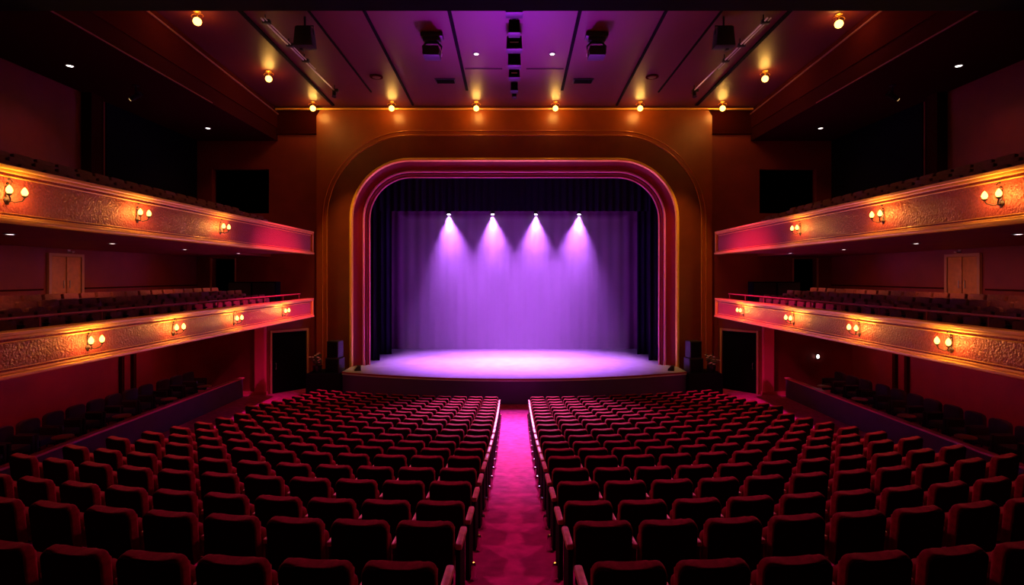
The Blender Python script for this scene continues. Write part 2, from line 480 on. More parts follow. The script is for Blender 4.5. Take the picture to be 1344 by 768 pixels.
# haze over the stage
vm = bpy.data.materials.new('haze'); vm.use_nodes = True; nt = vm.node_tree; nt.nodes.clear()
v = nt.nodes.new('ShaderNodeVolumeScatter'); v.inputs['Density'].default_value = 0.10; v.inputs['Anisotropy'].default_value = 0.15
v.inputs['Color'].default_value = (0.9, 0.85, 1, 1)
o = nt.nodes.new('ShaderNodeOutputMaterial'); nt.links.new(v.outputs[0], o.inputs['Volume'])
b = MB(); b.span(-5.8, 5.8, 26.75, 29.4, SZ + 0.03, ZC + 3.07)
tag(b.obj('stage_haze', vm, smooth=False), 'violet haze hanging in the beams over the stage', 'haze', kind='stuff')

# ------------------------------------------------------------------ theatre seats
W = 0.485


def back_outline(w, z0, z1, r, sag, nseg=6):
    h = w / 2; pts = [(-h + 0.03, z0), (h - 0.03, z0), (h, z0 + 0.03)]
    for k in range(nseg + 1):
        th = (PI / 2) * k / nseg; pts.append((h - r + r * math.cos(th), z1 - r + r * math.sin(th)))
    for k in range(1, 6):
        x = (h - r) * (1 - 2 * k / 6); pts.append((x, z1 - sag * (1 - (x / (h - r)) ** 2)))
    for k in range(nseg + 1):
        th = PI / 2 + (PI / 2) * k / nseg; pts.append((-h + r + r * math.cos(th), z1 - r + r * math.sin(th)))
    pts.append((-h, z0 + 0.03))
    return pts


def tilt(bm, deg, zp):
    bmesh.ops.rotate(bm, cent=(0, 0, zp), matrix=Matrix.Rotation(R(deg), 3, 'X'), verts=bm.verts[:])


def seat_parts():
    ps = {}
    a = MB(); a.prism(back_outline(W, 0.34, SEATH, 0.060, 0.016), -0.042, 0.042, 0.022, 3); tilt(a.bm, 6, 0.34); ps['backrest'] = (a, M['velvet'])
    a = MB(); a.prism(back_outline(W - 0.016, 0.26, SEATH - 0.010, 0.055, 0.014, 4), -0.056, -0.032, 0.006, 1); tilt(a.bm, 6, 0.34); ps['back_shade_panel'] = (a, M['back'])  # dark sheet painting the unlit back, so a red rim stays
    a = MB(); a.prism(back_outline(W - 0.05, 0.34, 0.62, 0.06, 0.0, 3), 0.085, 0.18, 0.03, 2); tilt(a.bm, 5, 0.36); ps['seat_cushion'] = (a, M['velvet'])
    return ps


def arm_mesh(): a = MB(); a.box((0.272, 0.10, 0.585), (0.048, 0.30, 0.045), None, 0.016, 2); return a


def std_mesh():
    a = MB(); a.span(0.256, 0.288, -0.02, 0.20, 0.03, 0.562, 0.01); a.span(0.252, 0.292, -0.06, 0.24, 0.0, 0.035); return a


def make_seat(name, mirror, aisle):
    t = thing(name, 'x', 'seat')
    for k, (a, m) in seat_parts().items(): a.obj(k, m, t)
    sgn = -1 if mirror else 1
    for nm, fn, m in (('armrest', arm_mesh, M['wood']), ('standard', std_mesh, M['iron'])):
        a = fn(); bmesh.ops.scale(a.bm, vec=(sgn, 1, 1), verts=a.bm.verts[:]); a.obj(nm, m, t)
    if aisle:
        a = MB(); a.box((-sgn * 0.278, 0.12, 0.59), (0.062, 0.34, 0.055), None, 0.018, 2); a.obj('armrest', M['wood'], t)
        a = MB(); a.prism([(-0.02, 0.0), (0.02, 0.0), (0.02, 0.56), (-0.02, 0.56)], -0.06, 0.24, 0.006, 1)
        bmesh.ops.translate(a.bm, vec=(-sgn * 0.275, 0, 0), verts=a.bm.verts[:]); a.obj('end_panel', M['back'], t)
        a = MB(); a.lathe([(0.04, 0.0), (0.044, 0.02), (0.028, 0.06), (0.03, 0.16), (0.016, 0.19)], (-sgn * 0.335, -0.05, 0.002), 12); a.obj('chrome_foot', M['chrome'], t)['label'] = 'chrome foot'
    return t


PITCH = 0.55
allseats = []
for i, (ry, rz) in enumerate(zip(RY, RZ)):
    gap = 0.5 if i < 11 else 0.5 + 0.075 * (i - 10) / 9
    cnt = 11 if i < 12 else 12
    for sx, sd in SIDES:
        ax = gap + W / 2 - PITCH + 0.005
        for k in range(cnt):
            # march along the curved row
            ax += (PITCH - 0.005 + 0.008 * k) * math.cos(math.atan(2 * max(ax, 0) / CURV))
            x = sx * ax
            y = ry + x * x / CURV
            rot = math.atan(2 * abs(x) / CURV) * 1.35
            px = 675 + F * x / y; py = 362 + F * (ZC - rz - SEATH) / y
            if px < -30 or px > 1375 or py > 772: continue
            allseats.append((i, k, sx, sd, x, y, fl(x, y), (rot if sx > 0 else -rot)))
print('STALLS SEATS IN VIEW', len(allseats))
allseats.sort(key=lambda q: (q[5] ** 2 + q[4] ** 2))
near, far = allseats[:300], allseats[300:]
protos = {}
for sx in (-1, 1):
    for ais in (False, True):
        protos[(sx, ais)] = Proto(make_seat('theatre_chair', sx < 0, ais))
for (i, k, sx, sd, x, y, z, rot) in near:
    ais = k == 0
    if ais: lab = 'dark red aisle seat with wooden armrest, %s row from the camera, %s block' % (ORD[i + 1], sd)
    else: lab = 'dark red velvet seat, %s from the aisle, %s row from the camera, %s block' % (ORD[k + 1], ORD[i + 1], sd)
    protos[(sx, ais)].place((x, y, z), rot, lab, 'red seats in the raked rows of the stalls')
if far:
    mb = MB()
    tmp = []
    for sx in (-1, 1):
        for ais in (False, True):
            src = bmesh.new()
            pr = protos[(sx, ais)]
            for c in pr.kids:
                n0 = len(src.faces); src.from_mesh(c.data)
                mi = {'velvet': 0}.get(None, [M['velvet'], M['back'], M['wood'], M['iron'], M['chrome']].index(c.data.materials[0]))
                src.faces.ensure_lookup_table()
                for f in src.faces[n0:]: f.material_index = mi
            me = bpy.data.meshes.new('tmp'); src.to_mesh(me); src.free(); tmp.append(me); protos[(sx, ais)].joined = me
    for (i, k, sx, sd, x, y, z, rot) in far:
        n0 = len(mb.bm.verts)
        mb.bm.from_mesh(protos[(sx, k == 0)].joined)
        mb.bm.verts.ensure_lookup_table()
        bmesh.ops.transform(mb.bm, matrix=Matrix.Translation((x, y, z)) @ Matrix.Rotation(rot, 4, 'Z'), verts=mb.bm.verts[n0:])
    me = bpy.data.meshes.new('theatre_chairs'); mb.bm.to_mesh(me); mb.bm.free()
    for m in (M['velvet'], M['back'], M['wood'], M['iron'], M['chrome']): me.materials.append(m)
    me.polygons.foreach_set('use_smooth', [True] * len(me.polygons)); me.set_sharp_from_angle(angle=R(38))
    o = bpy.data.objects.new('theatre_chairs', me); COL.objects.link(o)
    tag(o, 'far rows of red seats close in front of the stage', 'seats', kind='stuff')
    for me in tmp: bpy.data.meshes.remove(me)

# ------------------------------------------------------------------ balconies
BX = 8.0                              # fascia face
BY0, BY1 = 3.0, 21.0
LEVELS = {'lower': (-1.60, -0.90), 'upper': (0.86, 1.72)}
for sx, sd in SIDES:
    for lv, (zb, zt) in LEVELS.items():
        zb += ZC; zt += ZC
        b = MB(); b.span(sx * BX, sx * (BX + 0.14), BY0, BY1, zb + 0.04, zt - 0.02)
        struct(b, 'wall_%s_balcony_%s' % (lv, sd), M['fascia'], 'hammered red brown front of the %s %s balcony' % (sd, lv))
        b = MB()
        xi = BX - 0.07; xo = BX + 0.16
        b.span(sx * (BX - 0.10), sx * xo, BY0, BY1 + 0.04, zt - 0.05, zt + 0.02, 0.015)
        b.span(sx * (BX - 0.06), sx * BX, BY0, BY1 + 0.03, zt - 0.10, zt - 0.05, 0.012)
        b.span(sx * (BX - 0.025), sx * BX, BY0, BY1 - 0.1, zt - 0.165, zt - 0.14, 0.008)
        b.span(sx * (BX - 0.12), sx * xo, BY0, BY1 + 0.04, zb - 0.02, zb + 0.05, 0.02)
        b.span(sx * (BX - 0.06), sx * BX, BY0, BY1 + 0.03, zb + 0.05, zb + 0.09, 0.012)
        b.span(sx * (BX - 0.02), sx * BX, BY0, BY1 - 0.1, zb + 0.12, zb + 0.135, 0.005)
        b.span(sx * (BX - 0.08), sx * (BX + 0.16), BY1 - 0.03, BY1 + 0.05, zb + 0.0, zt - 0.0, 0.015)
        struct(b, 'trim_%s_balcony_%s' % (lv, sd), M['gold'], 'gilded mouldings edging the front of the %s %s balcony' % (sd, lv))
        # slab with stepped floor
        b = MB()
        steps = ((8.14, 9.15, -1.60, -1.53), (9.15, 10.05, -1.60, -1.52), (10.05, 10.95, -1.60, -1.35), (10.95, 14.5, -1.60, -1.25)) if lv == 'lower' else \
                ((8.14, 9.2, 0.87, 1.28), (9.2, 10.1, 0.87, 1.48), (10.1, 11.1, 0.87, 1.80), (11.1, 14.5, 0.87, 1.85))
        for (x0, x1, z0, z1) in steps: b.span(sx * x0, sx * x1, BY0, BY1 + (0 if x0 < 10.9 else YE - BY1), ZC + z0, ZC + z1)
        struct(b, 'floor_%s_balcony_%s' % (lv, sd), M['wallred'], 'stepped floor and soffit of the %s %s balcony' % (sd, lv))

# balcony seats
def make_balcony_seat():
    t = thing('balcony_chair', 'x', 'seat')
    a = MB(); a.prism(back_outline(0.50, 0.36, 0.80, 0.035, 0.0, 3), -0.045, 0.045, 0.016, 2); tilt(a.bm, 9, 0.36); a.obj('backrest', M['balcseat'], t)
    a = MB(); a.prism(back_outline(0.44, 0.36, 0.66, 0.05, 0.0, 3), 0.10, 0.19, 0.025, 2); tilt(a.bm, 5, 0.36); a.obj('seat_cushion', M['balcseat'], t)
    a = MB(); a.span(0.256, 0.29, -0.04, 0.20, 0.0, 0.54, 0.008); a.span(0.252, 0.294, -0.04, 0.24, 0.54, 0.58, 0.01); a.obj('armrest', M['iron'], t)
    return t


bs = Proto(make_balcony_seat())
for sx, sd in SIDES:
    for lv, rows in (('lower', ((9.6, -1.52, 'front'), (10.5, -1.35, 'middle'), (11.4, -1.25, 'rear'))), ('upper', ((9.65, 1.48, 'front'), (10.6, 1.80, 'rear')))):
        for (xx, zz, rn) in rows:
            for k in range(20):
                y = 20.35 - 0.55 * k
                px = 675 - F * xx / y
                if px < -14: continue
                rot = (R(-90) if sx < 0 else R(90)) - sx * R(3)
                bs.place((sx * xx, y, ZC + zz), rot, 'maroon balcony seat, %s row of the %s %s balcony, %s from the stage end' % (rn, sd, lv, ORD[k + 1]),
                         'seats on the %s %s balcony' % (sd, lv))

# handrails of the lower balconies
for sx, sd in SIDES:
    t = thing('balcony_handrail', 'thin dark red handrail on posts above the front of the %s lower balcony' % sd, 'handrail', (sx * 8.28, 12, ZC - 1.53))
    b = MB(); b.tube([(0, -8.5, 0.83), (0, 8.6, 0.83)], 0.022, 8); b.obj('rail', M['rail'], t)
    for k in range(13):
        b = MB(); yk = -8.3 + 1.4 * k; b.tube([(0, yk, 0.002), (0, yk, 0.82)], 0.016, 8); b.obj('post', M['rail'], t)

# black cabinets at the stage end of the lower balconies
for sx, sd in SIDES:
    t = thing('black_cabinet', 'black cabinet at the stage end of the %s lower balcony' % sd, 'cabinet', (sx * 11.0, 22.6, ZC - 1.25))
    b = MB(); b.span(-1.0, 1.0, -0.25, 0.25, 0.0, 1.0, 0.02); b.obj('body', M['dark'], t)
    for q in (-0.5, 0.5):
        b = MB(); b.span(q - 0.46, q + 0.46, -0.275, -0.252, 0.06, 0.95, 0.006); d = b.obj('door', M['blackm'], t)

# ------------------------------------------------------------------ sconces
def make_sconce():
    """facing +X; root at the middle of the fascia"""
    t = thing('wall_sconce', 'x', 'wall lamp')
    rot = Matrix.Rotation(R(90), 3, 'Y')
    b = MB(); b.lathe([(0.05, 0.0), (0.055, 0.012), (0.04, 0.024), (0.02, 0.04)], (0, 0, -0.10), 16, rot)
    b.box((0.012, 0, -0.02), (0.02, 0.05, 0.30), None, 0.008); b.obj('backplate', M['iron'], t)
    b = MB(); b.tube([(0.02, 0, 0.10), (0.07, 0, 0.15), (0.09, 0, 0.20), (0.06, 0, 0.235), (0.035, 0, 0.21)], 0.008, 6)
    b.ball((0.02, 0, 0.16), 0.022); b.ball((0.035, 0, 0.235), 0.018); b.obj('scroll', M['iron'], t)
    for s in (-1, 1):
        b = MB(); b.tube([(0.03, 0, -0.10), (0.10, s * 0.04, -0.13), (0.16, s * 0.10, -0.10), (0.17, s * 0.13, -0.05)], 0.010, 8)
        b.lathe([(0.012, -0.05), (0.035, -0.03), (0.045, -0.015), (0.03, -0.02)], (0.17, s * 0.13, 0), 12); b.obj('arm', M['iron'], t)
        b = MB(); b.lathe([(0.012, -0.02), (0.032, 0.0), (0.045, 0.03), (0.041, 0.06), (0.024, 0.095), (0.004, 0.12)], (0.17, s * 0.13, 0), 14); b.obj('bulb', M['bulb'], t)
    return t


sc = Proto(make_sconce())
WARM = (1.0, 0.46, 0.085)
SCON = {('left', 'upper'): ((25, 14.5 - 6.1), (185, 11.3), (293, 14.5)), ('left', 'lower'): ((122, 10.0), (232, 12.5), (308, 15.2), (375, 18.4)),
        ('right', 'upper'): ((1308, 8.75), (1155, 11.55), (1046, 14.9)), ('right', 'lower'): ((973, 18.6), (1038, 15.25), (1124, 12.35), (1245, 9.75))}
for (sd, lv), lst in SCON.items():
    sx = -1 if sd == 'left' else 1
    zz = ZC + (1.29 if lv == 'upper' else -1.245)
    lst = sorted(lst, key=lambda q: -q[1])
    for k, (_px, y) in enumerate(lst):
        sc.place((sx * BX, y, zz), 0 if sx < 0 else PI, 'lit twin-bulb sconce on the %s %s balcony front, %s from the stage' % (sd, lv, ORD[k + 1]), 'sconces along the balcony fronts')
        for s in (-1, 1):
            light('POINT', 'sconce_light', (sx * (BX - 0.17), y + s * 0.13, zz + 0.04), 50.0, WARM, size=0.06)

# ------------------------------------------------------------------ ceiling lamps
def make_ceiling_lamp():
    t = thing('ceiling_lamp', 'x', 'ceiling lamp')
    b = MB(); b.lathe([(0.10, 0.0), (0.10, -0.02), (0.05, -0.05), (0.018, -0.06), (0.018, -0.20)], n=18); b.obj('canopy', M['gold'], t)
    for s in (-1, 1):
        b = MB(); b.tube([(0, 0, -0.10), (s * 0.08, 0, -0.07), (s * 0.15, 0, -0.09), (s * 0.19, 0, -0.14), (s * 0.16, 0, -0.17)], 0.011, 6); b.obj('scroll_arm', M['gold'], t)
    b = MB(); b.ball((0, 0, -0.30), 0.12, (1, 1, 1), 18); b.obj('globe', M['globe'], t)
    return t


cl = Proto(make_ceiling_lamp())
LAMPS = [(-8.8, 23.3, 'back row, first from the left'), (-5.36, 23.3, 'back row, second from the left'), (-1.66, 23.3, 'back row, third from the left'),
         (1.8, 23.3, 'back row, third from the right'), (5.5, 23.3, 'back row, second from the right'), (9.1, 23.3, 'back row, first from the right'),
         (-9.3, 20.2, 'left side, middle of three'), (9.5, 20.2, 'right side, middle of three'), (-9.54, 16.05, 'left side, topmost in the photo'), (9.86, 16.2, 'right side, topmost in the photo')]
for x, y, where in LAMPS:
    cl.place((x, y, cz(y)), 0, 'glowing amber globe lamp under the ceiling, ' + where, 'amber ceiling lamps')
    light('POINT', 'globe_light', (x, y, cz(y) - 0.30), 160, (1.0, 0.48, 0.085), size=0.135)
    light('SPOT', 'globe_halo_fill', (x, y, cz(y) - 0.33), 420, (1.0, 0.55, 0.12), (x, y, cz(y)), 0.10, 125, 1.0)  # extra upward spot added to brighten the halo on the ceiling

# ------------------------------------------------------------------ downlights
def make_down(m):
    t = thing('downlight', 'x', 'downlight')
    b = MB(); b.lathe([(0.09, 0.0), (0.12, 0.0), (0.125, -0.012), (0.10, -0.02), (0.085, -0.008)], n=20); b.obj('ring', M['blackm'], t)
    b = MB(); b.lathe([(0.084, -0.002), (0.080, -0.014), (0.04, -0.018)], n=18); b.obj('lens', m, t)
    return t


dl = Proto(make_down(M['whitelens']))
for sx, sd in SIDES:
    for k, (x, y) in enumerate(((10.5, 20.3), (10.75, 17.4), (10.7, 14.2), (10.4, 11.0))):
        dl.place((sx * x, y, ZC + 0.868), 0, 'small white downlight under the %s upper balcony, %s from the stage' % (sd, ORD[k + 1]), 'downlights under the upper balconies')
        light('SPOT', 'downlight_beam', (sx * x, y, ZC + 0.82), 110, (1.0, 0.34, 0.16), (sx * (x + 2.2), y, ZC - 1.5), 0.05, 120, 0.9)
    for k, (x, y) in enumerate(((12.75, 22.2), (13.0, 15.6))):
        dl.place((sx * x, y, ZC + 6.148), 0, 'small white downlight in the dark %s side ceiling, %s from the stage' % (sd, ORD[k + 1]), 'downlights in the side ceilings')
        light('SPOT', 'downlight_beam', (sx * x, y, ZC + 6.1), 70, (1.0, 0.34, 0.16), (sx * (x + .6), y, 0), 0.05, 110, 0.9)
    # recessed cans in the plum ceiling
    dl.place((sx * 1.34, 18.8, cz(18.8) - 0.002), 0, 'small white downlight in the plum ceiling %s of the speaker line' % sd, 'downlights in the plum ceiling')
    t = thing('ceiling_disc', 'round dark flush fitting in the plum ceiling, %s side' % sd, 'ceiling fitting', (sx * 5.35, 20.7, cz(20.7)))
    b = MB(); b.lathe([(0.24, 0.0), (0.25, -0.03), (0.20, -0.05), (0.18, -0.03)], n=24); b.obj('rim', M['band'], t)
    b = MB(); b.lathe([(0.17, -0.02), (0.15, -0.045), (0.05, -0.05)], n=20); b.obj('cover', M['ceil'], t)
    t = thing('ceiling_vent', 'black rectangular vent in the plum ceiling, %s side' % sd, 'vent', (sx * 2.72, 21.1, cz(21.1)))
    b = MB(); b.span(-0.40, 0.40, -0.24, 0.24, -0.03, 0.0, 0.006); b.obj('frame', M['blackm'], t)
    b = MB()
    for q in range(5): b.span(-0.35, 0.35, -0.19 + 0.085 * q, -0.15 + 0.085 * q, -0.045, -0.031)
    b.obj('grille', M['dark'], t)

# ------------------------------------------------------------------ ceiling gear
# central line of black units
t = b = MB(); b.span(-0.06, 0.06, 12, 22.4, cz(17.2) - 0.02, cz(17.2) + 0.02)
bmesh.ops.rotate(b.bm, cent=(0, 17.2, cz(17.2)), matrix=Matrix.Rotation(-math.atan(0.047), 3, 'X'), verts=b.bm.verts[:])
bmesh.ops.translate(b.bm, vec=(0, 0, -0.03), verts=b.bm.verts[:])
tag(b.obj('ceiling_track', M['dark'], smooth=False), 'black track along the middle of the ceiling holding the speakers', 'track')
for k, (y, w, h, lg) in enumerate(((15.35, 0.50, 0.30, 0), (16.3, 0.36, 0.40, 0), (17.3, 0.52, 0.42, 1), (18.5, 0.46, 0.42, 0), (19.7, 0.42, 0.34, 1), (20.9, 0.30, 0.34, 0), (21.9, 0.20, 0.20, 0))):
    t = thing('hanging_speaker', 'black speaker hung in the middle ceiling line, %s from the camera%s' % (ORD[k + 1], ', with pale badge' if lg else ''), 'speaker', (0, y, cz(y) - 0.06), 0, 'speakers in the middle ceiling line')
    b = MB(); b.prism([(-w / 2, -h - 0.12), (w / 2, -h - 0.12), (w / 2 * 0.92, -0.12), (-w / 2 * 0.92, -0.12)], -0.16, 0.22, 0.015, 2); bo = b.obj('cabinet', M['blackm'], t)
    b = MB(); b.span(-w / 2 + 0.03, w / 2 - 0.03, -0.176, -0.162, -h - 0.09, -0.16, 0.004); b.obj('grille', M['dark'], bo)
    if lg:
        b = MB(); b.span(-w * 0.26, w * 0.26, -0.186, -0.178, -h * 0.5 - 0.14, -h * 0.5 - 0.115); b.obj('badge', M['pale'], bo)['label'] = 'small pale badge'
    b = MB(); b.tube([(-w * 0.3, 0, 0.0), (-w * 0.3, 0, -0.12)], 0.014, 6); b.tube([(w * 0.3, 0, 0.0), (w * 0.3, 0, -0.12)], 0.014, 6); b.span(-w * 0.36, w * 0.36, -0.03, 0.03, -0.015, 0.0); b.obj('bracket', M['blackm'], t)

# moving heads, hanging speaker boxes, pipe rails
for sx, sd in SIDES:
    y = 17.4
    t = thing('moving_head_spotlight', 'black moving-head light under the plum ceiling, %s of the speaker line' % sd, 'stage light', (sx * 2.68, y, cz(y) - 0.012), 0, 'moving heads under the plum ceiling')
    b = MB(); b.span(-0.36, 0.36, -0.2, 0.2, -0.14, 0.0, 0.02); b.span(-0.28, 0.28, -0.16, 0.16, -0.26, -0.14, 0.02); b.obj('base', M['blackm'], t)
    b = MB(); b.tube([(-0.30, 0, -0.62), (-0.31, 0, -0.40), (-0.18, 0, -0.27), (0.18, 0, -0.27), (0.31, 0, -0.40), (0.30, 0, -0.62)], 0.035, 8); b.obj('yoke', M['blackm'], t)
    b = MB(); b.prism([(-0.26, -0.78), (0.26, -0.78), (0.28, -0.62), (0.24, -0.46), (-0.24, -0.46), (-0.28, -0.62)], -0.28, 0.26, 0.04, 2); h = b.obj('head', M['blackm'], t)
    b = MB(); b.lathe([(0.10, 0.0), (0.12, 0.02), (0.09, 0.035)], (-sx * 0.285, 0, -0.62), 16, Matrix.Rotation(R(90 if sx < 0 else -90), 3, 'Y')); b.obj('lens', M['pale'], h)
    light('SPOT', 'moving_head_beam', (sx * 2.3, y - 0.1, cz(y) - 0.95), 9500, (1.0, 0.06, 0.42), (sx * 10.0, 18.8, 0), 0.10, 40, 1.0)
    # black hanging speaker boxes further out, used as added floods
    y = 16.35
    t = thing('speaker_box_flood', 'black speaker box used as a flood, hung near the %s end of the plum ceiling' % sd, 'stage light', (sx * 6.42, y, cz(y)), 0, 'speaker boxes used as floods under the plum ceiling')
    b = MB(); b.tube([(0, 0, 0), (0, 0, -0.3)], 0.03, 8); b.tube([(-0.26, 0, -0.55), (-0.26, 0, -0.28), (0.26, 0, -0.28), (0.26, 0, -0.55)], 0.02, 6); b.obj('bracket', M['blackm'], t)
    b = MB(); b.prism([(-0.30, -0.95), (0.30, -0.95), (0.24, -0.36), (-0.24, -0.36)], -0.2, 0.22, 0.04, 2); b.obj('housing', M['blackm'], t)
    b = MB(); b.span(sx * 0.12 - 0.05, sx * 0.12 + 0.05, 0.0, 0.16, -1.0, -0.965, 0.01); b.obj('latch', M['blackm'], t)
    light('SPOT', 'seat_fill_beam', (sx * 6.42, y, cz(y) - 1.05), 3500, (1.0, 0.08, 0.34), (sx * 0.8, 10.0, 0.8), 0.45, 74, 1.0)  # fill light added at the speaker box for the middle seats
    # double pipe with clamps
    p0, p1 = Vector((sx * 7.6, 16.0, cz(16.0) - 0.22)), Vector((sx * 7.25, 21.7, cz(21.7) - 0.22))
    t = thing('added_par_spotlight', 'small black lamp added below the end of the %s lighting pipe' % sd, 'stage light', (sx * 7.22, 21.45, cz(21.45) - 0.25), 0, 'added lamps below the lighting pipes')
    rr = Matrix.Rotation(R(-20), 3, 'X')
    b = MB(); b.lathe([(0.05, -0.02), (0.075, -0.06), (0.08, -0.24), (0.09, -0.26), (0.075, -0.255)], (0, 0, -0.03), 14, rr); b.obj('barrel', M['blackm'], t)
    b = MB(); b.tube([(-0.09, 0, -0.14), (-0.09, 0, 0.0), (0.09, 0, 0.0), (0.09, 0, -0.14)], 0.012, 6); b.obj('yoke', M['blackm'], t)
    light('SPOT', 'bead_fill_beam', (sx * 7.22, 21.5, cz(21.45) - 0.58), 1700, (1.0, 0.50, 0.10), (sx * 7.35, 24.0, ZC + 0.2), 0.06, 36, 1.0)  # lamp and beam put in to brighten the gilded bead
    t = thing('ceiling_pipe_rail', 'twin lighting pipe with clamps along the %s of the plum ceiling' % sd, 'pipe rail', p0)
    b = MB(); d = p1 - p0; b.tube([(0, 0, 0), d], 0.025, 8); b.tube([Vector((0.10, 0, 0)), d * 0.62 + Vector((0.10, 0, 0))], 0.018, 8); b.obj('pipe', M['pale'], t)
    for q in (0.04, 0.30, 0.50, 0.97):
        b = MB(); c = d * q; b.box(c + Vector((0.05, 0, 0)), (0.24, 0.14, 0.12), None, 0.02); b.tube([c, c + Vector((0, 0, 0.22))], 0.018, 6); b.obj('clamp', M['blackm'], t)
    # small spotlight in the dark side ceiling
    t = thing('side_spotlight', 'small dim spotlight hung from the dark %s side ceiling' % sd, 'spotlight', (sx * 12.2, 17.2, ZC + 6.148))
    b = MB(); b.tube([(0, 0, 0), (0, 0, -0.28)], 0.02, 8); b.box((0, 0, -0.02), (0.14, 0.14, 0.04)); b.obj('bracket', M['blackm'], t)
    rr = Matrix.Rotation(R(-sx * 60), 3, 'Y')
    b = MB(); b.lathe([(0.06, -0.20), (0.075, -0.16), (0.085, 0.16), (0.10, 0.18), (0.085, 0.17)], (0, 0, -0.36), 14, rr); h = b.obj('barrel', M['blackm'], t)
    b = MB(); b.lathe([(0.05, -0.215), (0.045, -0.22), (0.02, -0.225)], (0, 0, -0.36), 12, rr); b.obj('lens', M['amberlens'], h)

# ------------------------------------------------------------------ side boxes
PX = 11.4
for sx, sd in SIDES:
    b = MB(); b.span(sx * (PX + 0.12), sx * 14.5, 4, 22.6, 0, 0.35)
    struct(b, 'floor_box_' + sd, M['carpet'], 'raised floor of the %s side boxes' % sd)
    b = MB(); b.span(sx * PX, sx * (PX + 0.12), 4, 22.4, 0, ZC - 4.33)
    struct(b, 'wall_box_' + sd, M['parapet'], 'dark violet parapet of the %s side boxes' % sd)
    b = MB(); b.span(sx * (PX - 0.05), sx * (PX + 0.17), 4, 22.45, ZC - 4.33, ZC - 4.27, 0.02)
    struct(b, 'trim_box_ledge_' + sd, M['ledge'], 'rose coloured ledge on the %s box parapet' % sd)
    # vestibule block, lit pier and slanted door wall
    b = MB(); b.plan([(sx * 14.5, 22.9), (sx * 10.62, 22.9), (sx * 9.3, 24.3), (sx * 9.3, 24.4), (sx * 14.5, 24.4)][::-1 if sx > 0 else 1], 0, ZC - 1.62)
    struct(b, 'wall_vestibule_' + sd, M['wallred'], 'dark red vestibule wall by the %s stage door' % sd)
    b = MB(); b.span(sx * 10.62, sx * 11.1, 22.72, 22.92, 0.12, ZC - 1.62, 0.05); b.span(sx * 10.6, sx * 14.5, 22.80, 22.92, 0, 0.14)
    struct(b, 'trim_pier_' + sd, M['pier'], 'pier with pink light in its colour beside the %s stage door' % sd)
    ang = math.atan2(1.4, 1.32)
    t = thing('stage_door', 'dark door with pale frame in the slanted wall on the %s of the stage' % sd, 'door', (sx * 9.96, 23.6, 0), ang if sx < 0 else -ang)
    b = MB(); b.span(-0.76, 0.76, -0.03, 0.03, 0.01, 2.62, 0.004); dd = b.obj('panel', M['dark'], t)
    b = MB(); b.tube([(sx * 0.60, -0.03, 1.05), (sx * 0.60, -0.075, 1.05), (sx * 0.60, -0.075, 1.30), (sx * 0.60, -0.03, 1.30)], 0.012, 8); b.obj('handle', M['pale'], dd)
    b = MB(); b.span(-0.86, -0.77, -0.09, 0.03, 0.0, 2.72, 0.01); b.span(0.77, 0.86, -0.09, 0.03, 0.0, 2.72, 0.01); b.span(-0.77, 0.77, -0.09, 0.03, 2.63, 2.72, 0.01); b.obj('frame', M['frame'], t)

    # double door, panels and pilasters on the side walls
    t = thing('double_door', 'lit brown double door at the back of the %s lower balcony' % sd, 'door', (sx * (XW - 0.03), 17.2, ZC - 1.25))
    for q in (-1, 1):
        b = MB(); b.span(-sx * 0.03, sx * 0.02, q * 0.02, q * 0.56, 0.0, 1.86, 0.006); d = b.obj('door_leaf', M['doorwood'], t)
        b = MB(); b.tube([(-sx * 0.05, q * 0.12, 0.85), (-sx * 0.05, q * 0.12, 1.10)], 0.014, 8); b.obj('handle', M['pale'], d)
    b = MB(); b.span(-sx * 0.06, sx * 0.02, -0.68, -0.58, 0, 1.96); b.span(-sx * 0.06, sx * 0.02, 0.58, 0.68, 0, 1.96); b.span(-sx * 0.06, sx * 0.02, -0.58, 0.58, 1.87, 1.96); b.obj('frame', M['frame'], t)
    t = thing('door_light', 'small lamp bracket above the double door of the %s lower balcony' % sd, 'lamp', (sx * (XW - 0.001), 17.35, ZC + 0.76))
    b = MB(); b.span(-sx * 0.16, 0, -0.05, 0.05, 0.0, 0.03); b.span(-sx * 0.02, 0, -0.05, 0.05, -0.02, 0.09); b.obj('bracket', M['pale'], t)
    b = MB(); b.span(-sx * 0.15, -sx * 0.03, -0.04, 0.04, -0.02, 0.0); b.obj('shade', M['frame'], t)
    b = MB(); b.span(sx * (XW - 0.03), sx * XW, 5, 16.4, ZC - 0.45, ZC - 0.40); b.span(sx * (XW - 0.03), sx * XW, 18.0, YE, ZC - 0.45, ZC - 0.40)
    struct(b, 'trim_dado_' + sd, M['band'], 'thin dado rail on the %s balcony wall' % sd)
    b = MB(); b.span(sx * (XW - 0.35), sx * XW, 17.85, 18.35, ZC + 1.85, ZC + 6.15); b.span(sx * (XW - 0.37), sx * (XW - 0.33), 18.30, 18.36, ZC + 1.85, ZC + 6.15)
    struct(b, 'trim_pilaster_' + sd, M['ceilside'], 'dark pilaster on the wall of the %s upper balcony' % sd)
    b = MB(); b.span(sx * (XW - 0.05), sx * XW, 18.9, 24.3, ZC + 1.85, ZC + 6.15)
    struct(b, 'trim_dark_panel_' + sd, M['dark'], 'black panel on the wall of the %s upper balcony' % sd)
    b = MB(); b.span(sx * (XW - 0.12), sx * XW, 19.55, 19.68, 0.35, ZC - 1.6); b.span(sx * (XW - 0.12), sx * XW, 20.15, 20.30, 0.35, ZC - 1.6)
    struct(b, 'trim_box_posts_' + sd, M['ceilside'], 'pair of dark posts on the wall of the %s side boxes' % sd)

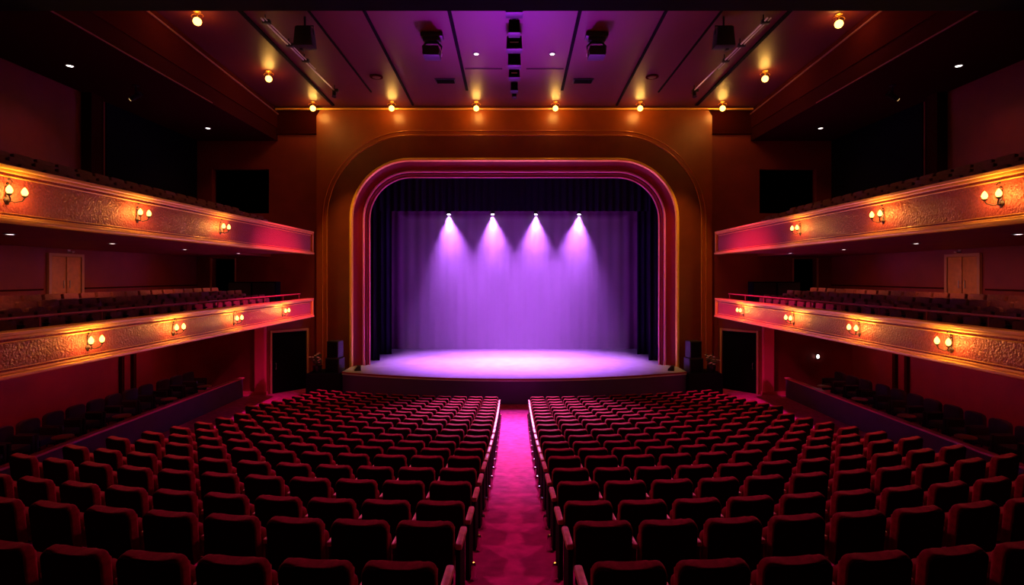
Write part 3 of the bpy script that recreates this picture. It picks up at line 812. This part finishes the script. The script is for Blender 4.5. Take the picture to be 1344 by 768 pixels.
# chairs and little tables in the boxes
t = thing('box_chair', 'x', 'chair')
b = MB(); b.span(-0.26, 0.26, -0.16, 0.30, 0.24, 0.42, 0.04); b.obj('seat', M['boxseat'], t)
b = MB(); b.prism(back_outline(0.62, 0.14, 0.90, 0.12, 0.0, 4), -0.32, -0.18, 0.04, 2); b.obj('backrest', M['boxseat'], t)
for sx_ in (-1, 1):
    b = MB(); b.span(sx_ * 0.27, sx_ * 0.36, -0.26, 0.30, 0.14, 0.62, 0.035); b.obj('armrest', M['boxseat'], t)
    for sy_ in (-0.22, 0.26):
        b = MB(); b.tube([(sx_ * 0.24, sy_, 0.0), (sx_ * 0.24, sy_, 0.23)], [0.018, 0.026], 8); b.obj('leg', M['blackm'], t)
bc = Proto(t)
t = thing('cocktail_table', 'x', 'table')
b = MB(); b.lathe([(0.20, 0.0), (0.20, 0.015), (0.03, 0.035)], n=18); b.obj('base', M['blackm'], t)
b = MB(); b.tube([(0, 0, 0.03), (0, 0, 0.50)], 0.022, 10); b.obj('stem', M['blackm'], t)
b = MB(); b.lathe([(0.21, 0.50), (0.24, 0.51), (0.24, 0.53), (0.22, 0.54)], n=24); b.obj('tabletop', M['table'], t)
ct = Proto(t)
for sx, sd in SIDES:
    for k, yc in enumerate((20.5, 18.05, 15.8, 13.5)):
        for j in range(3):
            yy = yc + 0.76 - 0.76 * j
            bc.place((sx * 12.75, yy, 0.35), (R(-90) if sx < 0 else R(90)), 'black box chair, %s side, %s box from the stage, %s chair from the stage' % (sd, ORD[k + 1], ORD[j + 1]), 'chairs in the %s side boxes' % sd)
    for k, yc in enumerate((20.4, 18.3, 16.1, 14.0)):
        ct.place((sx * 11.85, yc, 0.35), 0, 'small round wooden table behind the %s ledge, %s from the stage' % (sd, ORD[k + 1]), 'little tables in the side boxes')
t = thing('wall_light', 'small white light on the wall of the right side boxes', 'wall lamp', (13.0, 22.9, ZC - 3.48))
b = MB(); b.span(-0.06, 0.06, -0.05, 0.0, -0.10, 0.12, 0.01); b.obj('backplate', M['blackm'], t)
b = MB(); b.ball((0, -0.07, 0.02), 0.06, (1, 0.6, 1.4)); b.obj('bulb', M['whitelens'], t)

# ------------------------------------------------------------------ beside the stage
for sx, sd in SIDES:
    b = MB(); b.span(sx * 7.32, sx * 8.75, 22.35, 23.6, 0, SZ - 0.05, 0.02)
    t = tag(b.obj('subwoofer_plinth', M['dark']), 'black plinth beside the %s end of the stage' % sd, 'plinth')
    t = thing('loudspeaker', 'squat black bass loudspeaker at the %s end of the stage, on the plinth' % sd, 'loudspeaker', (sx * 7.66, 22.8, SZ - 0.049), sx * R(12), 'loudspeakers beside the stage')
    b = MB(); b.span(-0.32, 0.32, -0.25, 0.25, 0.0, 0.62, 0.02); b.obj('cabinet', M['blackm'], t)
    b = MB(); b.span(-0.28, 0.28, -0.268, -0.252, 0.04, 0.58, 0.004); b.obj('grille', M['dark'], t)
    t = thing('loudspeaker', 'taller black loudspeaker stacked on the bass speaker at the %s end of the stage' % sd, 'loudspeaker', (sx * 7.66, 22.8, SZ + 0.573), sx * R(12), 'loudspeakers beside the stage')
    b = MB(); b.span(-0.27, 0.27, -0.21, 0.23, 0.0, 0.72, 0.02); b.obj('cabinet', M['blackm'], t)
    b = MB(); b.span(-0.23, 0.23, -0.228, -0.212, 0.04, 0.68, 0.004); b.obj('grille', M['dark'], t)
    # flowers
    t = thing('flower_arrangement', 'pale flowers in a dark pot beside the %s loudspeaker' % sd, 'flowers', (sx * 8.42, 22.8, SZ - 0.049))
    b = MB(); b.lathe([(0.13, 0.0), (0.16, 0.03), (0.20, 0.28), (0.19, 0.28), (0.15, 0.2)], n=18); b.obj('pot', M['blackm'], t)
    b = MB(); rnd = random.Random(3 if sx < 0 else 5)
    tips = []
    for k in range(26):
        a = rnd.random() * 2 * PI; r = 0.10 + 0.22 * rnd.random(); h = 0.36 + 0.42 * rnd.random()
        tip = Vector((r * math.cos(a), r * math.sin(a), h)); tips.append(tip)
        b.tube([(0, 0, 0.24), tip * 0.6 + Vector((0, 0, 0.12)), tip], 0.006, 5)
        for q in range(3):
            c = tip * (0.55 + 0.15 * q) + Vector((rnd.uniform(-.05, .05), rnd.uniform(-.05, .05), 0.08))
            b.ball(c, 0.05, (1.0, 0.5, 0.25 + rnd.random() * 0.4), 6)
    b.obj('foliage', M['leaf'], t)
    b = MB()
    for tip in tips[:14]:
        for q in range(5):
            b.ball(tip + Vector((0.03 * math.cos(q * 1.257), 0.03 * math.sin(q * 1.257), 0.02)), 0.026, (1, 1, 0.6), 6)
    b.obj('blooms', M['flower'], t)
    # wedge monitors at the stage corners
    t = thing('stage_monitor', 'small wedge monitor on the stage floor in the %s corner' % sd, 'monitor speaker', (sx * 6.75, 22.95, SZ), R(180) - sx * R(20))
    b = MB()
    b.prism([(-0.13, 0.0), (0.13, 0.0), (0.13, 0.06), (0.0, 0.20), (-0.13, 0.20)], -0.18, 0.18, 0.01, 1); b.obj('cabinet', M['blackm'], t)
    b = MB(); b.box((0.078, 0, 0.135), (0.012, 0.30, 0.15), Matrix.Rotation(R(-43), 3, 'Y')); b.obj('grille', M['pale'], t)

# ------------------------------------------------------------------ further light, lamps added without fixtures
for sx in (-1, 1):
    light('SPOT', 'wing_wash', (sx * 5.2, 24.9, ZC + 3.6), 90, (0.35, 0.12, 1.0), (sx * 6.5, 29.6, 2.5), 0.2, 80, 1.0)
    light('SPOT', 'frame_wash', (sx * 5.0, 25.2, SZ + 0.5), 130, (1.0, 0.12, 0.6), (sx * 6.9, 24.1, ZC + 1), 0.2, 120, 1.0)
    for y in (20.3, 17.0, 13.5, 10):
        light('SPOT', 'box_wall_fill', (sx * 12.6, y, ZC - 1.7), 75, (1.0, 0.10, 0.12), (sx * 14.5, y, 1.2), 0.08, 120, 1.0)  # unseen fill added to redden the box walls
light('SPOT', 'house_fill', (0, 25.0, ZC + 3.6), 34000, (0.90, 0.34, 1.0), (0, 15.6, 0.4), 0.4, 41, 1.0)  # unseen lamp added to tint the aisle and front rows
light('SPOT', 'ceiling_fill', (0, 24.6, SZ + 0.3), 11000, (0.50, 0.0, 1.0), (0, 16.0, ZC + 7.8), 0.6, 46, 1.0)  # unseen uplight added to turn the ceiling purple

w = bpy.data.worlds.new('world'); SC.world = w; w.use_nodes = True
w.node_tree.nodes['Background'].inputs['Color'].default_value = (0.02, 0.004, 0.006, 1)
w.node_tree.nodes['Background'].inputs['Strength'].default_value = 0.05

SC.view_settings.view_transform = 'Standard'; SC.view_settings.look = 'None'
SC.view_settings.exposure = 0.0; SC.view_settings.gamma = 1.0; SC.view_settings.use_curve_mapping = False
c = SC.cycles
c.use_denoising = True; c.denoiser = 'OPENIMAGEDENOISE'
c.max_bounces = 6; c.diffuse_bounces = 3; c.glossy_bounces = 3; c.volume_bounces = 1; c.transmission_bounces = 2
c.sample_clamp_indirect = 4.0
c.use_light_tree = True
